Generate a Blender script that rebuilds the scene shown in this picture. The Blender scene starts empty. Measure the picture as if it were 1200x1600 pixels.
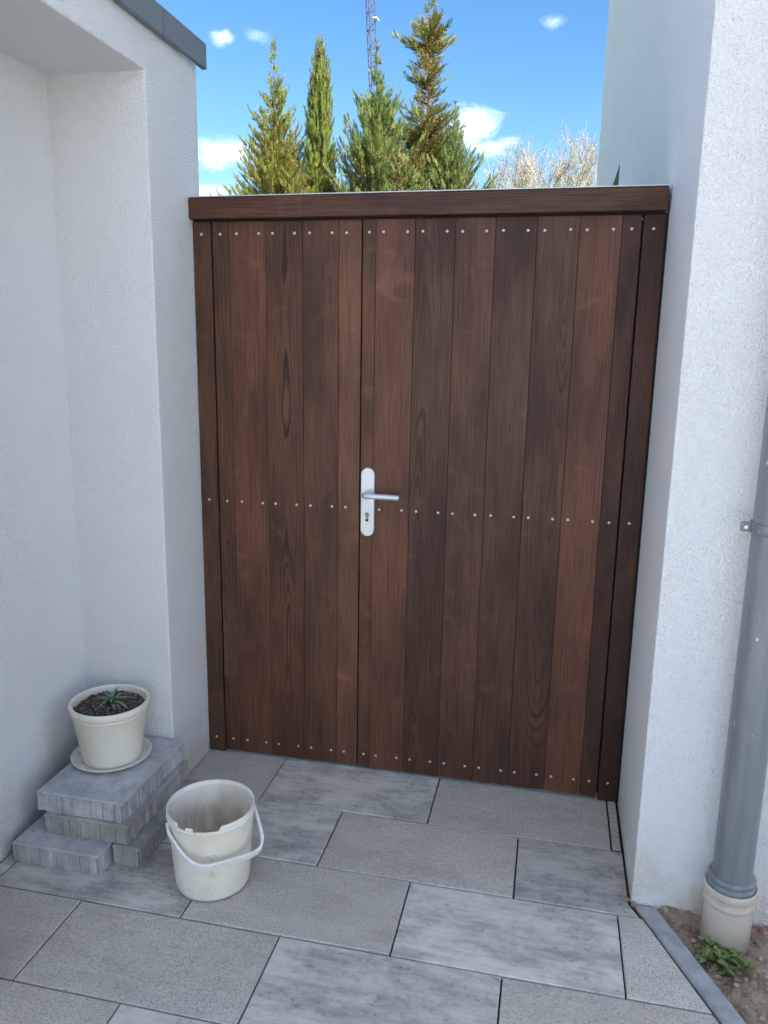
import bpy, bmesh, math, random
import numpy as np
from mathutils import Vector, Matrix, noise
R = math.radians
sc = bpy.context.scene
COL = sc.collection

# ------------------------------------------------------------------ camera
cam = bpy.data.cameras.new('camera'); camo = bpy.data.objects.new('camera', cam); COL.objects.link(camo)
cam.sensor_fit = 'VERTICAL'; cam.sensor_height = 36.0; cam.lens = 27.457
cam.clip_start = 0.05; cam.clip_end = 2000
camo.matrix_world = Matrix(((0.97663, -0.06013, 0.20635, 0.30435),
                            (0.21430, 0.19905, -0.95627, -2.62458),
                            (0.01643, 0.97814, 0.20728, 1.57124), (0, 0, 0, 1)))
sc.camera = camo
sc.cycles.max_bounces = 8; sc.cycles.diffuse_bounces = 4; sc.cycles.adaptive_threshold = .02

# ------------------------------------------------------------------ sky, sun, exposure
SUN_AZ, SUN_EL = R(128), R(40)
world = bpy.data.worlds.new('World'); sc.world = world; world.use_nodes = True
world.cycles.sampling_method = 'MANUAL'; world.cycles.sample_map_resolution = 512
sc.view_settings.view_transform = 'Standard'; sc.view_settings.look = 'None'
sc.view_settings.gamma = 1.0; sc.view_settings.use_curve_mapping = False
sc.view_settings.exposure = 1.86

class NT:
    """tiny node-graph helper"""
    def __init__(s, tree): s.t = tree; s.n = tree.nodes; s.l = tree.links
    def node(s, typ, **kw):
        n = s.n.new(typ)
        for k, v in kw.items(): setattr(n, k, v)
        return n
    def put(s, sock, v):
        if isinstance(v, bpy.types.NodeSocket): s.l.new(v, sock)
        elif v is not None: sock.default_value = v
    def math(s, op, a, b=None, c=None, clamp=False):
        n = s.node('ShaderNodeMath', operation=op, use_clamp=clamp)
        for i, v in enumerate((a, b, c)): s.put(n.inputs[i], v)
        return n.outputs[0]
    def vmath(s, op, a, b=None):
        n = s.node('ShaderNodeVectorMath', operation=op)
        s.put(n.inputs[0], a)
        if op == 'SCALE': s.put(n.inputs[3], b)
        else: s.put(n.inputs[1], b)
        return n.outputs['Value'] if op in ('LENGTH', 'DOT_PRODUCT', 'DISTANCE') else n.outputs[0]
    def mapr(s, v, a, b, c=0.0, d=1.0, smooth=True):
        n = s.node('ShaderNodeMapRange', interpolation_type='SMOOTHSTEP' if smooth else 'LINEAR')
        for k, x in zip(('Value', 'From Min', 'From Max', 'To Min', 'To Max'), (v, a, b, c, d)): s.put(n.inputs[k], x)
        return n.outputs[0]
    def noise(s, vec, scale=5.0, detail=2.0, rough=0.5, dist=0.0):
        n = s.node('ShaderNodeTexNoise')
        s.put(n.inputs['Vector'], vec); s.put(n.inputs['Scale'], scale); s.put(n.inputs['Detail'], detail)
        s.put(n.inputs['Roughness'], rough); s.put(n.inputs['Distortion'], dist)
        return n.outputs[0]
    def vor(s, vec, scale, feature='F1', out='Distance'):
        n = s.node('ShaderNodeTexVoronoi', feature=feature)
        s.put(n.inputs['Vector'], vec); s.put(n.inputs['Scale'], scale)
        return n.outputs[out]
    def mix(s, f, a, b, mode='MIX'):
        n = s.node('ShaderNodeMix', data_type='RGBA', blend_type=mode)
        s.put(n.inputs[0], f)
        for k, v in ((6, a), (7, b)):
            if isinstance(v, tuple) and len(v) == 3: v = v + (1,)
            s.put(n.inputs[k], v)
        return n.outputs[2]
    def comb(s, x, y, z):
        n = s.node('ShaderNodeCombineXYZ')
        for i, v in enumerate((x, y, z)): s.put(n.inputs[i], v)
        return n.outputs[0]
    def sep(s, v):
        n = s.node('ShaderNodeSeparateXYZ'); s.put(n.inputs[0], v); return n.outputs
    def prop(s, name):
        n = s.node('ShaderNodeAttribute', attribute_type='OBJECT', attribute_name=name); return n.outputs['Fac']
    def bump(s, h, strength, dist, normal=None):
        n = s.node('ShaderNodeBump'); s.put(n.inputs['Height'], h); n.inputs['Strength'].default_value = strength
        n.inputs['Distance'].default_value = dist
        if normal is not None: s.put(n.inputs['Normal'], normal)
        return n.outputs[0]

W = NT(world.node_tree)
bg = world.node_tree.nodes['Background']
sky = W.node('ShaderNodeTexSky', sky_type='NISHITA', sun_disc=False, sun_elevation=SUN_EL, sun_rotation=SUN_AZ,
             altitude=100, air_density=1.0, dust_density=0.3, ozone_density=2.2)
hs = W.node('ShaderNodeHueSaturation'); hs.inputs['Saturation'].default_value = 1.26
W.l.new(sky.outputs[0], hs.inputs['Color'])
dirv = W.node('ShaderNodeTexCoord').outputs['Generated']
dx, dy, dz = W.sep(dirv)
# cumulus: noise puffs added out of view for light, plus those over the gate
wn = W.noise(W.vmath('MULTIPLY', dirv, (22, 22, 44)), 1.0, 7.0, 0.66, .6)
dens = W.mapr(W.noise(W.vmath('ADD', W.vmath('MULTIPLY', dirv, (2.3, 2.3, 5.2)), (11.1, 5.7, 6.9)), 1.0, 5.0, 0.55), 0.485, 0.66, 0.0, 1.0)
back = W.mapr(dy, 0.62, 0.40)                       # keeps the added cloud field out of the view over the gate
field = W.math('MULTIPLY', dens, W.mapr(dz, 0.02, 0.14))
field = W.math('MULTIPLY', field, back)
puffs = None
for (cx, cy, cz), sx, sz, amt in (((-.376, .868, .323), .011, .008, 1.0), ((-.392, .893, .214), .036, .017, 1.2),
                                  ((-.412, .897, .170), .030, .009, 1.0), ((-.112, .963, .246), .028, .022, 1.1),
                                  ((-.085, .968, .228), .030, .009, .9), ((-.025, .939, .342), .012, .006, .5),
                                  ((-.341, .882, .326), .012, .007, .35), ((-.02, .97, .17), .09, .02, .5)):
    ddx = W.math('DIVIDE', W.math('SUBTRACT', dx, cx), sx); ddz = W.math('DIVIDE', W.math('SUBTRACT', dz, cz), sz)
    r2 = W.math('ADD', W.math('MULTIPLY', ddx, ddx), W.math('MULTIPLY', ddz, ddz))
    r2 = W.math('ADD', W.math('SQRT', r2), W.math('MULTIPLY', W.math('SUBTRACT', wn, 0.5), 3.2))
    m = W.mapr(r2, 1.30, -.15, 0.0, amt)
    m = W.math('MULTIPLY', m, W.math('GREATER_THAN', dy, 0.0))
    puffs = m if puffs is None else W.math('MAXIMUM', puffs, m)
cl = W.math('MAXIMUM', W.math('MULTIPLY', field, .85), W.math('MULTIPLY', puffs, .42))
skyc = W.mix(cl, hs.outputs[0], (12.5, 13.0, 14.0))
W.l.new(skyc, bg.inputs['Color']); bg.inputs['Strength'].default_value = 0.066

sun = bpy.data.lights.new('sun', 'SUN'); sun.energy = 5.0; sun.angle = R(0.53); sun.color = (1.0, .95, .88)
suno = bpy.data.objects.new('sun', sun); COL.objects.link(suno)
sdir = Vector((math.sin(SUN_AZ) * math.cos(SUN_EL), math.cos(SUN_AZ) * math.cos(SUN_EL), math.sin(SUN_EL)))
suno.rotation_euler = sdir.to_track_quat('Z', 'Y').to_euler(); suno.location = sdir * 30

# ------------------------------------------------------------------ helpers
def mat(name):
    m = bpy.data.materials.new(name); m.use_nodes = True
    g = NT(m.node_tree); b = m.node_tree.nodes['Principled BSDF']
    return m, g, b
def simple(name, col, rough=.6, metal=0.0, var=.12, scale=30, bump=0.0, bscale=200):
    m, g, b = mat(name)
    co = g.node('ShaderNodeTexCoord').outputs['Object']
    n = g.noise(co, scale, 4, .6)
    f = g.mapr(n, .3, .7, 1 - var, 1 + var)
    c = g.mix(1.0, col, g.comb(f, f, f), 'MULTIPLY')
    g.put(b.inputs['Base Color'], c); b.inputs['Roughness'].default_value = rough; b.inputs['Metallic'].default_value = metal
    g.put(b.inputs['Roughness'], g.mapr(n, .2, .8, max(0, rough - .1), min(1, rough + .1)))
    if bump: g.put(b.inputs['Normal'], g.bump(g.noise(co, bscale, 3), .5, bump))
    return m
def tag(o, label=None, cat=None, group=None, kind=None):
    for k, v in (('label', label), ('category', cat), ('group', group), ('kind', kind)):
        if v: o[k] = v
    return o
def empty(name, loc=(0, 0, 0)):
    o = bpy.data.objects.new(name, None); COL.objects.link(o); o.location = loc; o.empty_display_size = .1; return o
def link(name, me, m=None, parent=None, loc=None, smooth=False):
    o = bpy.data.objects.new(name, me); COL.objects.link(o)
    if m and not me.materials: me.materials.append(m)
    if parent: o.parent = parent
    if loc is not None: o.location = loc
    if smooth:
        for p in me.polygons: p.use_smooth = True
    return o
def mesh(name, v, f):
    me = bpy.data.meshes.new(name); me.from_pydata([tuple(p) for p in v], [], f); me.update(); return me
def bm_mesh(name, bm):
    bmesh.ops.recalc_face_normals(bm, faces=bm.faces[:])
    me = bpy.data.meshes.new(name); bm.to_mesh(me); bm.free(); return me
def box_bm(bm, lo, hi, bev=0.0, seg=2):
    r = bmesh.ops.create_cube(bm, size=1.0); vs = r['verts']
    for v in vs: v.co = Vector([lo[i] + (v.co[i] + .5) * (hi[i] - lo[i]) for i in range(3)])
    if bev:
        es = list({e for v in vs for e in v.link_edges})
        bmesh.ops.bevel(bm, geom=es, offset=bev, segments=seg, affect='EDGES', profile=.5)
def box(name, lo, hi, m, parent=None, bev=0.0, seg=2, loc=None):
    bm = bmesh.new(); box_bm(bm, lo, hi, bev, seg); return link(name, bm_mesh(name, bm), m, parent, loc)
def prism(poly, z0, z1, bev):
    """convex polygon (ccw) to slab mesh data with a chamfered top edge"""
    n = len(poly); ins = []
    for i in range(n):
        p0, p1, p2 = Vector(poly[i - 1]), Vector(poly[i]), Vector(poly[(i + 1) % n])
        a = (p1 - p0).normalized(); c = (p2 - p1).normalized()
        na = Vector((-a.y, a.x)); nc = Vector((-c.y, c.x)); bis = (na + nc).normalized()
        ins.append(p1 + bis * (bev / max(.3, bis.dot(na))))
    v = [(p[0], p[1], z0) for p in poly] + [(p[0], p[1], z1 - bev) for p in poly] + [(p.x, p.y, z1) for p in ins]
    f = [tuple(range(2 * n, 3 * n)), tuple(reversed(range(n)))]
    for k in (0, 1):
        for i in range(n):
            j = (i + 1) % n; f.append((k * n + i, k * n + j, (k + 1) * n + j, (k + 1) * n + i))
    return v, f
def clip(poly, p, nrm):
    """keep the side where (q-p).nrm <= 0"""
    out = []
    for i in range(len(poly)):
        a, b = poly[i], poly[(i + 1) % len(poly)]
        da = (a[0] - p[0]) * nrm[0] + (a[1] - p[1]) * nrm[1]; db = (b[0] - p[0]) * nrm[0] + (b[1] - p[1]) * nrm[1]
        if da <= 0: out.append(a)
        if da * db < 0:
            t = da / (da - db); out.append((a[0] + t * (b[0] - a[0]), a[1] + t * (b[1] - a[1])))
    return out
def lathe(profile, seg=64, fn=None):
    v, f = [], []
    n = len(profile)
    for i in range(seg):
        a = 2 * math.pi * i / seg
        for k, (r, z) in enumerate(profile):
            if fn: r, z = fn(k, a, r, z)
            v.append((r * math.cos(a), r * math.sin(a), z))
    for i in range(seg):
        j = (i + 1) % seg
        for k in range(n - 1): f.append((i * n + k, j * n + k, j * n + k + 1, i * n + k + 1))
    return v, f
def tube(v, f, pts, rad, seg=8, cap=True):
    """append a tube through pts to v,f; rad scalar or list"""
    up = Vector((0, 0, 1)); prev = None; base = len(v); n = len(pts)
    for i, p in enumerate(pts):
        p = Vector(p)
        t = (Vector(pts[min(i + 1, n - 1)]) - Vector(pts[max(i - 1, 0)])).normalized()
        if prev is None:
            ref = up if abs(t.z) < .9 else Vector((1, 0, 0)); x = t.cross(ref).normalized()
        else:
            x = (prev - t * prev.dot(t)).normalized()
        prev = x; y = t.cross(x); r = rad[i] if isinstance(rad, (list, tuple)) else rad
        for k in range(seg):
            a = 2 * math.pi * k / seg; v.append(p + (x * math.cos(a) + y * math.sin(a)) * r)
    for i in range(n - 1):
        for k in range(seg):
            l = (k + 1) % seg; f.append((base + i * seg + k, base + i * seg + l, base + (i + 1) * seg + l, base + (i + 1) * seg + k))
    if cap:
        f.append(tuple(base + k for k in reversed(range(seg)))); f.append(tuple(base + (n - 1) * seg + k for k in range(seg)))

# ------------------------------------------------------------------ materials
def stucco_mat():
    m, g, b = mat('white_stucco')
    co = g.node('ShaderNodeNewGeometry').outputs['Position']
    n1 = g.noise(co, 165, 2, .5, .5); n2 = g.noise(co, 380, 1, .5); n3 = g.noise(co, 2.2, 4, .6)
    ridge = g.math('ABSOLUTE', g.math('SUBTRACT', g.noise(co, 105, 1, .5, 1.0), .5))
    h = g.math('ADD', g.math('MULTIPLY', n1, 1.0), g.math('MULTIPLY', n2, .35))
    h = g.math('SUBTRACT', h, g.math('MULTIPLY', ridge, .5))
    z = g.sep(co)[2]
    dirt = g.math('MULTIPLY', g.mapr(z, .30, -.02), g.mapr(g.noise(co, 7, 5, .65), .32, .75))
    base = g.mix(g.mapr(n3, .3, .75), (.90, .895, .88), (.87, .865, .85))
    c = g.mix(g.math('MULTIPLY', dirt, .75), base, (.62, .50, .35))
    g.put(b.inputs['Base Color'], c); b.inputs['Roughness'].default_value = .9
    b.inputs['Specular IOR Level'].default_value = .2
    g.put(b.inputs['Normal'], g.bump(h, 1.0, .0080))
    return m
def wood_mat():
    m, g, b = mat('oiled_brown_wood')
    co = g.node('ShaderNodeTexCoord').outputs['Object']
    x, y, z = g.sep(co); seed = g.prop('seed'); gx = g.prop('pith'); ga = g.prop('depth'); gb = g.prop('slope')
    tone = g.prop('tone'); con = g.prop('contrast')
    off = g.comb(seed, g.math('MULTIPLY', seed, 1.7), g.math('MULTIPLY', seed, 2.3))
    P = g.vmath('ADD', co, off)
    def st(a, c): return g.vmath('MULTIPLY', P, (a, a, c))
    w1 = g.math('MULTIPLY', g.math('SUBTRACT', g.noise(st(5, 1.3), 1, 3, .5), .5), .055)
    w2 = g.math('MULTIPLY', g.math('SUBTRACT', g.noise(st(28, 4.0), 1, 2, .5), .5), .011)
    wob = g.math('ADD', w1, w2)
    a = g.math('ADD', g.math('SUBTRACT', x, gx), wob)
    d = g.math('ADD', g.math('ADD', ga, g.math('MULTIPLY', gb, z)), g.math('MULTIPLY', g.math('SUBTRACT', g.noise(st(2, .9), 1, 3, .5), .5), .10))
    r = g.math('SQRT', g.math('ADD', g.math('MULTIPLY', a, a), g.math('MULTIPLY', d, d)))
    ring = g.math('FRACT', g.math('MULTIPLY', r, 165))
    late = g.math('MULTIPLY', g.mapr(ring, .25, .86), g.mapr(ring, 1.0, .90))
    ring2 = g.noise(g.comb(g.math('MULTIPLY', r, 95), 0.0, g.math('MULTIPLY', z, .4)), 1, 2, .6)
    fib = g.noise(st(300, 5), 1, 3, .7); blot = g.noise(st(7, 2.2), 1, 4, .6); fig = g.noise(st(7, 9), 1, 2, .5, 1.2)
    k = g.math('MULTIPLY', g.math('MULTIPLY', late, g.mapr(ring2, .3, .7, .25, 1.0)), con)
    light = g.mix(g.mapr(blot, .3, .72), (.198, .086, .044), (.094, .040, .022))
    c = g.mix(g.math('MULTIPLY', k, .95), light, (.038, .013, .009))
    c = g.mix(g.mapr(fib, .44, .62, 0, .60), c, (.055, .021, .014))
    # pale rippled figure across the grain, as on the boards by the middle seam
    c = g.mix(g.math('MULTIPLY', g.mapr(fig, .58, .85), .22), c, (.38, .20, .11))
    knot = g.vor(g.vmath('MULTIPLY', P, (6, 6, 2.2)), 1.0)
    c = g.mix(g.math('MULTIPLY', g.mapr(knot, .045, .02), .65), c, (.022, .010, .008))
    t = g.comb(tone, g.math('MULTIPLY', tone, g.prop('green')), g.math('MULTIPLY', tone, g.prop('green')))
    c = g.mix(1.0, c, t, 'MULTIPLY')
    g.put(b.inputs['Base Color'], c)
    g.put(b.inputs['Roughness'], g.mapr(blot, .3, .7, .42, .56)); b.inputs['Specular IOR Level'].default_value = .30
    h = g.math('ADD', g.math('MULTIPLY', late, -.6), g.math('MULTIPLY', fib, .5))
    g.put(b.inputs['Normal'], g.bump(h, .35, .0007))
    return m
def paver_mat():
    m, g, b = mat('clouded_concrete')
    co = g.node('ShaderNodeTexCoord').outputs['Object']; seed = g.prop('seed'); grit = g.prop('grit'); tone = g.prop('tone')
    P = g.vmath('ADD', co, g.comb(seed, g.math('MULTIPLY', seed, 1.9), seed))
    cloud = g.noise(g.vmath('MULTIPLY', P, (7, 13, 7)), 1, 8, .68, .15)
    streak = g.noise(g.vmath('MULTIPLY', P, (9, 70, 9)), 1, 5, .68)
    big = g.noise(P, 2.4, 3, .5)
    fine = g.noise(P, 260, 2, .6); grain = g.vor(P, 330)
    f = g.math('ADD', g.math('MULTIPLY', cloud, .7), g.math('ADD', g.math('MULTIPLY', streak, .30), g.math('MULTIPLY', big, .16)))
    sm = g.mix(g.mapr(f, .42, .71), (.34, .34, .335), (.66, .645, .61))
    spec = g.math('MULTIPLY', g.mapr(g.noise(P, 55, 5, .7), .55, .66), g.mapr(cloud, .62, .42))
    sm = g.mix(g.math('MULTIPLY', spec, .7), sm, (.20, .20, .205))
    gr = g.mix(g.mapr(f, .36, .72), (.46, .43, .395), (.61, .58, .54))
    gr = g.mix(g.mapr(g.noise(P, 230, 3, .8), .47, .63, 0, .8), gr, (.25, .235, .22))
    gr = g.mix(g.mapr(g.noise(P, 190, 3, .8), .60, .72, 0, .6), gr, (.82, .81, .79))
    c = g.mix(grit, sm, gr)
    # lime spatter near the gate and small stains
    pos = g.node('ShaderNodeNewGeometry').outputs['Position']
    px, py, pz = g.sep(pos)
    near = g.math('MULTIPLY', g.mapr(g.vmath('DISTANCE', pos, (-.66, -.12, 0)), .30, .04), 1.0)
    spl = g.mapr(g.math('MULTIPLY', g.math('MULTIPLY', g.mapr(g.noise(pos, 95, 3, .7), .56, .70), g.mapr(g.noise(pos, 16, 3, .6), .42, .58)), near), .22, .42)
    c = g.mix(g.math('MULTIPLY', spl, .75), c, (.82, .82, .80))
    stain = g.mapr(g.noise(pos, 3.1, 5, .65), .62, .80); c = g.mix(g.math('MULTIPLY', stain, .22), c, (.20, .15, .10))
    # mortar dust left along the gate
    dust = g.math('MULTIPLY', g.mapr(py, -.06, -.005), g.mapr(g.noise(pos, 14, 4, .6), .4, .7)); c = g.mix(g.math('MULTIPLY', dust, .45), c, (.40, .39, .37))
    tt = g.comb(g.math('MULTIPLY', tone, 1.02), g.math('MULTIPLY', tone, .98), g.math('MULTIPLY', tone, .91)); c = g.mix(1.0, c, tt, 'MULTIPLY')
    g.put(b.inputs['Base Color'], c); g.put(b.inputs['Roughness'], g.mapr(fine, .3, .7, .62, .85))
    b.inputs['Specular IOR Level'].default_value = .35
    h = g.math('ADD', g.math('MULTIPLY', fine, g.math('ADD', g.math('MULTIPLY', grit, .9), .15)), g.math('MULTIPLY', cloud, .2))
    g.put(b.inputs['Normal'], g.bump(h, .5, .0018))
    return m
STUCCO, WOOD, PAVER = stucco_mat(), wood_mat(), paver_mat()
BEDDING = simple('dark_joint_sand', (.030, .028, .026), .95, var=.4, scale=120)
ZINC = simple('grey_coated_metal', (.21, .225, .245), .45, .3, .06, 8)
ALU = simple('satin_aluminium', (.66, .69, .71), .42, .55, .04, 60)
STEEL = simple('rivet_steel', (.72, .69, .66), .42, .75, .15, 300)
NICKEL = simple('dull_nickel', (.30, .28, .25), .4, .9, .2, 200)
BLACK = simple('black_gap', (.012, .011, .010), .9)

# ------------------------------------------------------------------ ground
def soil_mat():
    m, g, b = mat('brown_soil')
    co = g.node('ShaderNodeNewGeometry').outputs['Position']
    n = g.noise(co, 14, 8, .68); n2 = g.noise(co, 120, 4, .6)
    c = g.mix(g.mapr(n, .32, .68), (.19, .125, .078), (.43, .32, .22))
    c = g.mix(g.mapr(n2, .55, .75, 0, .6), c, (.46, .38, .29)); c = g.mix(g.mapr(n2, .45, .28, 0, .6), c, (.09, .062, .045))
    g.put(b.inputs['Base Color'], c); b.inputs['Roughness'].default_value = .95
    g.put(b.inputs['Normal'], g.bump(g.math('ADD', n, g.math('MULTIPLY', n2, .4)), .9, .012))
    return m
SOIL = soil_mat()
GRASS = simple('meadow', (.060, .085, .028), .9, var=.4, scale=1.5, bump=.02, bscale=40)
g_ = tag(link('ground', mesh('ground', [(-900, -900, -.12), (900, -900, -.12), (900, 900, -.12), (-900, 900, -.12)], [(0, 1, 2, 3)]), GRASS), kind='structure', label='flat meadow ground around the houses')
BOUNCE_YARD = simple('bounce_yard_gravel', (.56, .55, .53), .9, var=.25, scale=30, bump=.01, bscale=90)  # pale ground added behind the viewer to bounce light onto the walls
tag(link('bounce_yard', mesh('bounce_yard', [(-30, -40, -.10), (30, -40, -.10), (30, -.55, -.10), (-30, -.55, -.10)], [(0, 1, 2, 3)]), BOUNCE_YARD), kind='structure', label='pale gravel sheet added out of view to bounce light')

# paving: a bedding sheet with one slab object per stone
EP, ED = (.606, -.528), Vector((.409, -.913)).normalized()       # line of the cut edge beside the kerb
EN = (-ED.y, ED.x)                                                # points to the soil side
EN = (EN[0], EN[1]) if EN[0] > 0 else (-EN[0], -EN[1])
bed = clip([(-1.30, -3.7), (2.4, -3.7), (2.4, -.528), (-1.30, -.528)], (EP[0] + .02, EP[1]), EN)
bedv = [(p[0], p[1], -.014) for p in bed] + [(-1.30, -.528, -.0141), (.62, -.528, -.0141), (.62, .9, -.0141), (-1.30, .9, -.0141)]
paving = tag(link('paving', mesh('paving', bedv, [tuple(range(len(bed))), tuple(range(len(bed), len(bed) + 4))]), BEDDING),
             kind='structure', label='grey concrete slab paving in front of the gate')
LX, RX = -1.279, .598
looks = {  # (row, rounded left x): grit, tone
    (1, -1.23): (1, .95), (1, -.63): (0, .88), (1, -.03): (1, .88), (1, .57): (0, .72),
    (2, -.93): (0, .93), (2, -.33): (1, .98), (2, .27): (0, .68),
    (3, -1.24): (0, .88), (3, -.64): (1, .93), (3, -.04): (0, 1.10), (3, .56): (1, 1.12),
    (4, -1.28): (.35, .85), (4, -.94): (1, .92), (4, -.34): (0, .90), (4, .26): (1, 1.0),
    (5, -1.24): (1, .95), (5, -.64): (0, .85), (5, -.04): (0, .95), (5, .56): (1, .95)}
rng = random.Random(4)
allrows = [(.317, .017, -.402, 0), (.017, -.283, -.634, 1), (-.283, -.583, -.330, 2), (-.583, -.883, -.036, 3), (-.883, -1.182, -.342, 4), (-1.182, -1.482, -.642, 5)]
y = -1.482
for k, o in enumerate((-.30, -.02, -.36, -.60, -.1, -.4, -.2)): allrows.append((y, y - .3, o, 6 + k)); y -= .3
GAP = .0022
for (yt, yb, off, row) in allrows:
    x = off - .6 * 6
    while x < 3:
        xa, xb = x, x + .6
        if row == 1 and x > .5: xa, xb = .567, RX
        if row == 1 and xa < .5: xb = min(xb, .567)
        lim = RX if yb > -.59 else 3.0
        xa2, xb2 = max(xa, LX), min(xb, lim)
        if row == 3 and xa > .5: xb2 = min(xb, 1.2)
        x += .6
        # the pier stands on the paving left of the gate
        if yb > -.30: xa2 = max(xa2, -.950)
        if xb2 - xa2 < .025: continue
        poly = [(xa2 + GAP, yb + GAP), (xb2 - GAP, yb + GAP), (xb2 - GAP, yt - GAP), (xa2 + GAP, yt - GAP)]
        if row == 2 and xb2 == RX: poly = [(xa2 + GAP, yb + GAP), (RX + .026, yb + GAP), (RX, -.530), (RX, yt - GAP), (xa2 + GAP, yt - GAP)]
        elif yb < -.55: poly = clip(poly, EP, EN)
        if len(poly) < 3: continue
        ar = abs(sum(poly[i - 1][0] * poly[i][1] - poly[i][0] * poly[i - 1][1] for i in range(len(poly)))) / 2
        if ar < .0015: continue
        cx = sum(p[0] for p in poly) / len(poly); cy = sum(p[1] for p in poly) / len(poly)
        lp = [(p[0] - cx, p[1] - cy) for p in poly]
        v, f = prism(lp, -.013, 0, .0024)
        tx, ty, dz = rng.uniform(-.002, .002), rng.uniform(-.003, .003), rng.uniform(-.0018, .0015)
        v = [(a, b, c + dz + a * tx + b * ty) for a, b, c in v]
        o = link('paving_slab', mesh('paving_slab', v, f), PAVER, paving, (cx, cy, 0))
        key = min((kk for kk in looks if kk[0] == row), key=lambda kk: abs(kk[1] - xa), default=None)
        gr, tn = looks[key] if key and abs(key[1] - xa) < .08 else (rng.choice((0, 1)), rng.uniform(.85, 1.0))
        if row == 1 and x - .6 < -1.0: gr, tn = 1, .95
        o['seed'] = rng.uniform(0, 20); o['grit'] = float(gr); o['tone'] = float(.95 + (tn - .92) * .6)

CRUMB = simple('crumbs', (.42, .38, .33), .9, var=.5, scale=80)
bm = bmesh.new(); rng2 = random.Random(77)
for i in range(150):
    if i % 3 == 0: px_, py_ = rng2.uniform(-1.25, -.3), rng2.uniform(-.85, -.2)
    elif i % 3 == 1: px_, py_ = rng2.uniform(-.9, .58), rng2.uniform(-.10, -.02)
    else: t_ = rng2.random(); px_, py_ = EP[0] + ED.x * t_ * .9 - rng2.uniform(.0, .10), EP[1] + ED.y * t_ * .9
    r_ = rng2.uniform(.0010, .0028); res = bmesh.ops.create_icosphere(bm, subdivisions=1, radius=r_)
    for v_ in res['verts']: v_.co = Vector((v_.co.x * rng2.uniform(.8, 1.3), v_.co.y, v_.co.z * .7)) + Vector((px_, py_, .001 + r_ * .5))
tag(link('crumbs', bm_mesh('crumbs', bm), CRUMB), 'tiny pale crumbs and grit scattered on the paving', 'grit', kind='stuff')

# kerb of narrow edging stones running from the house corner
KERB = simple('kerb_concrete', (.36, .36, .355), .85, var=.22, scale=16, bump=.002, bscale=260)
kerb = tag(empty('kerb', (EP[0], EP[1], 0)), kind='structure', label='narrow grey edging stones between paving and soil')
s0 = 0.0
for i in range(4):
    s1 = s0 + 1.0
    a = Vector((EP[0], EP[1])) + ED * (s0 + (.004 if i else -.005)) + Vector(EN) * .011; b = Vector((EP[0], EP[1])) + ED * s1 + Vector(EN) * .011
    w = Vector(EN) * .058
    poly = [a, b, b + w, a + w]
    if i == 0: poly[3] = Vector((a.x + .062, EP[1] - .0)); poly[0] = Vector((a.x + .0, EP[1] - .0))
    if sum(poly[j - 1].x * poly[j].y - poly[j].x * poly[j - 1].y for j in range(4)) < 0: poly = poly[::-1]
    v, f = prism([(p.x - EP[0], p.y - EP[1]) for p in poly], -.2, .002, .006)
    link('kerb_stone', mesh('kerb_stone', v, f), KERB, kerb)
    s0 = s1

# soil bed beside the kerb
v, f = [], []
nx, ny = 130, 150
for j in range(ny + 1):
    yy = -.50 - 3.2 * (j / ny) ** 1.35
    xl = max(.60, EP[0] + (EP[1] - yy) * (ED.x / -ED.y) + .05)
    for i in range(nx + 1):
        xx = xl + 1.7 * (i / nx) ** 1.3
        h = noise.fractal(Vector((xx * 6, yy * 6, 1.0)), 1.0, 2.0, 5) * .016 + noise.fractal(Vector((xx * 30, yy * 30, 5.0)), 1.0, 2.0, 5) * .011
        h += .012 * max(0, 1 - (-.52 - yy) / .12) - .010 * max(0, 1 - (xx - xl) / .04)
        v.append((xx, yy, -.016 + h))
for j in range(ny):
    for i in range(nx):
        a = j * (nx + 1) + i; f.append((a, a + nx + 1, a + nx + 2, a + 1))
tag(link('soil_bed', mesh('soil_bed', v, f), SOIL, smooth=True), kind='structure', label='bare brown soil bed beside the house wall')
def soil_z(xx, yy):
    xl = max(.60, EP[0] + (EP[1] - yy) * (ED.x / -ED.y) + .05)
    h = noise.fractal(Vector((xx * 6, yy * 6, 1.0)), 1.0, 2.0, 5) * .016 + noise.fractal(Vector((xx * 30, yy * 30, 5.0)), 1.0, 2.0, 5) * .011
    h += .012 * max(0, 1 - (-.52 - yy) / .12) - .010 * max(0, 1 - (xx - xl) / .04)
    return -.016 + h
def blob(bm, c, r, seed, sq=.7):
    res = bmesh.ops.create_icosphere(bm, subdivisions=1 if r < .007 else 2, radius=1.0)
    for vv in res['verts']:
        d = 1 + .35 * noise.noise(vv.co * 1.3 + Vector((seed, 0, 0)))
        vv.co = Vector(c) + Vector((vv.co.x * r * d, vv.co.y * r * d * .85, vv.co.z * r * d * sq))
PEB = simple('pebble_mix', (.36, .27, .20), .85, var=.5, scale=25)
bm = bmesh.new(); rng = random.Random(8)
for i in range(900):
    yy = -.53 - 1.4 * rng.random() ** 1.5; xl = EP[0] + (EP[1] - yy) * .448 + .085
    xx = xl + 1.0 * rng.random() ** 1.2
    if abs(xx - .846) < .08 and yy > -.68: continue
    r = rng.choice((.003, .004, .004, .005, .007, .009)); blob(bm, (xx, yy, soil_z(xx, yy) + r * .2), r, i * 1.7)
tag(link('gravel', bm_mesh('gravel', bm), PEB, smooth=True), 'small stones and clods scattered over the brown soil', 'gravel', kind='stuff')
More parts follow.
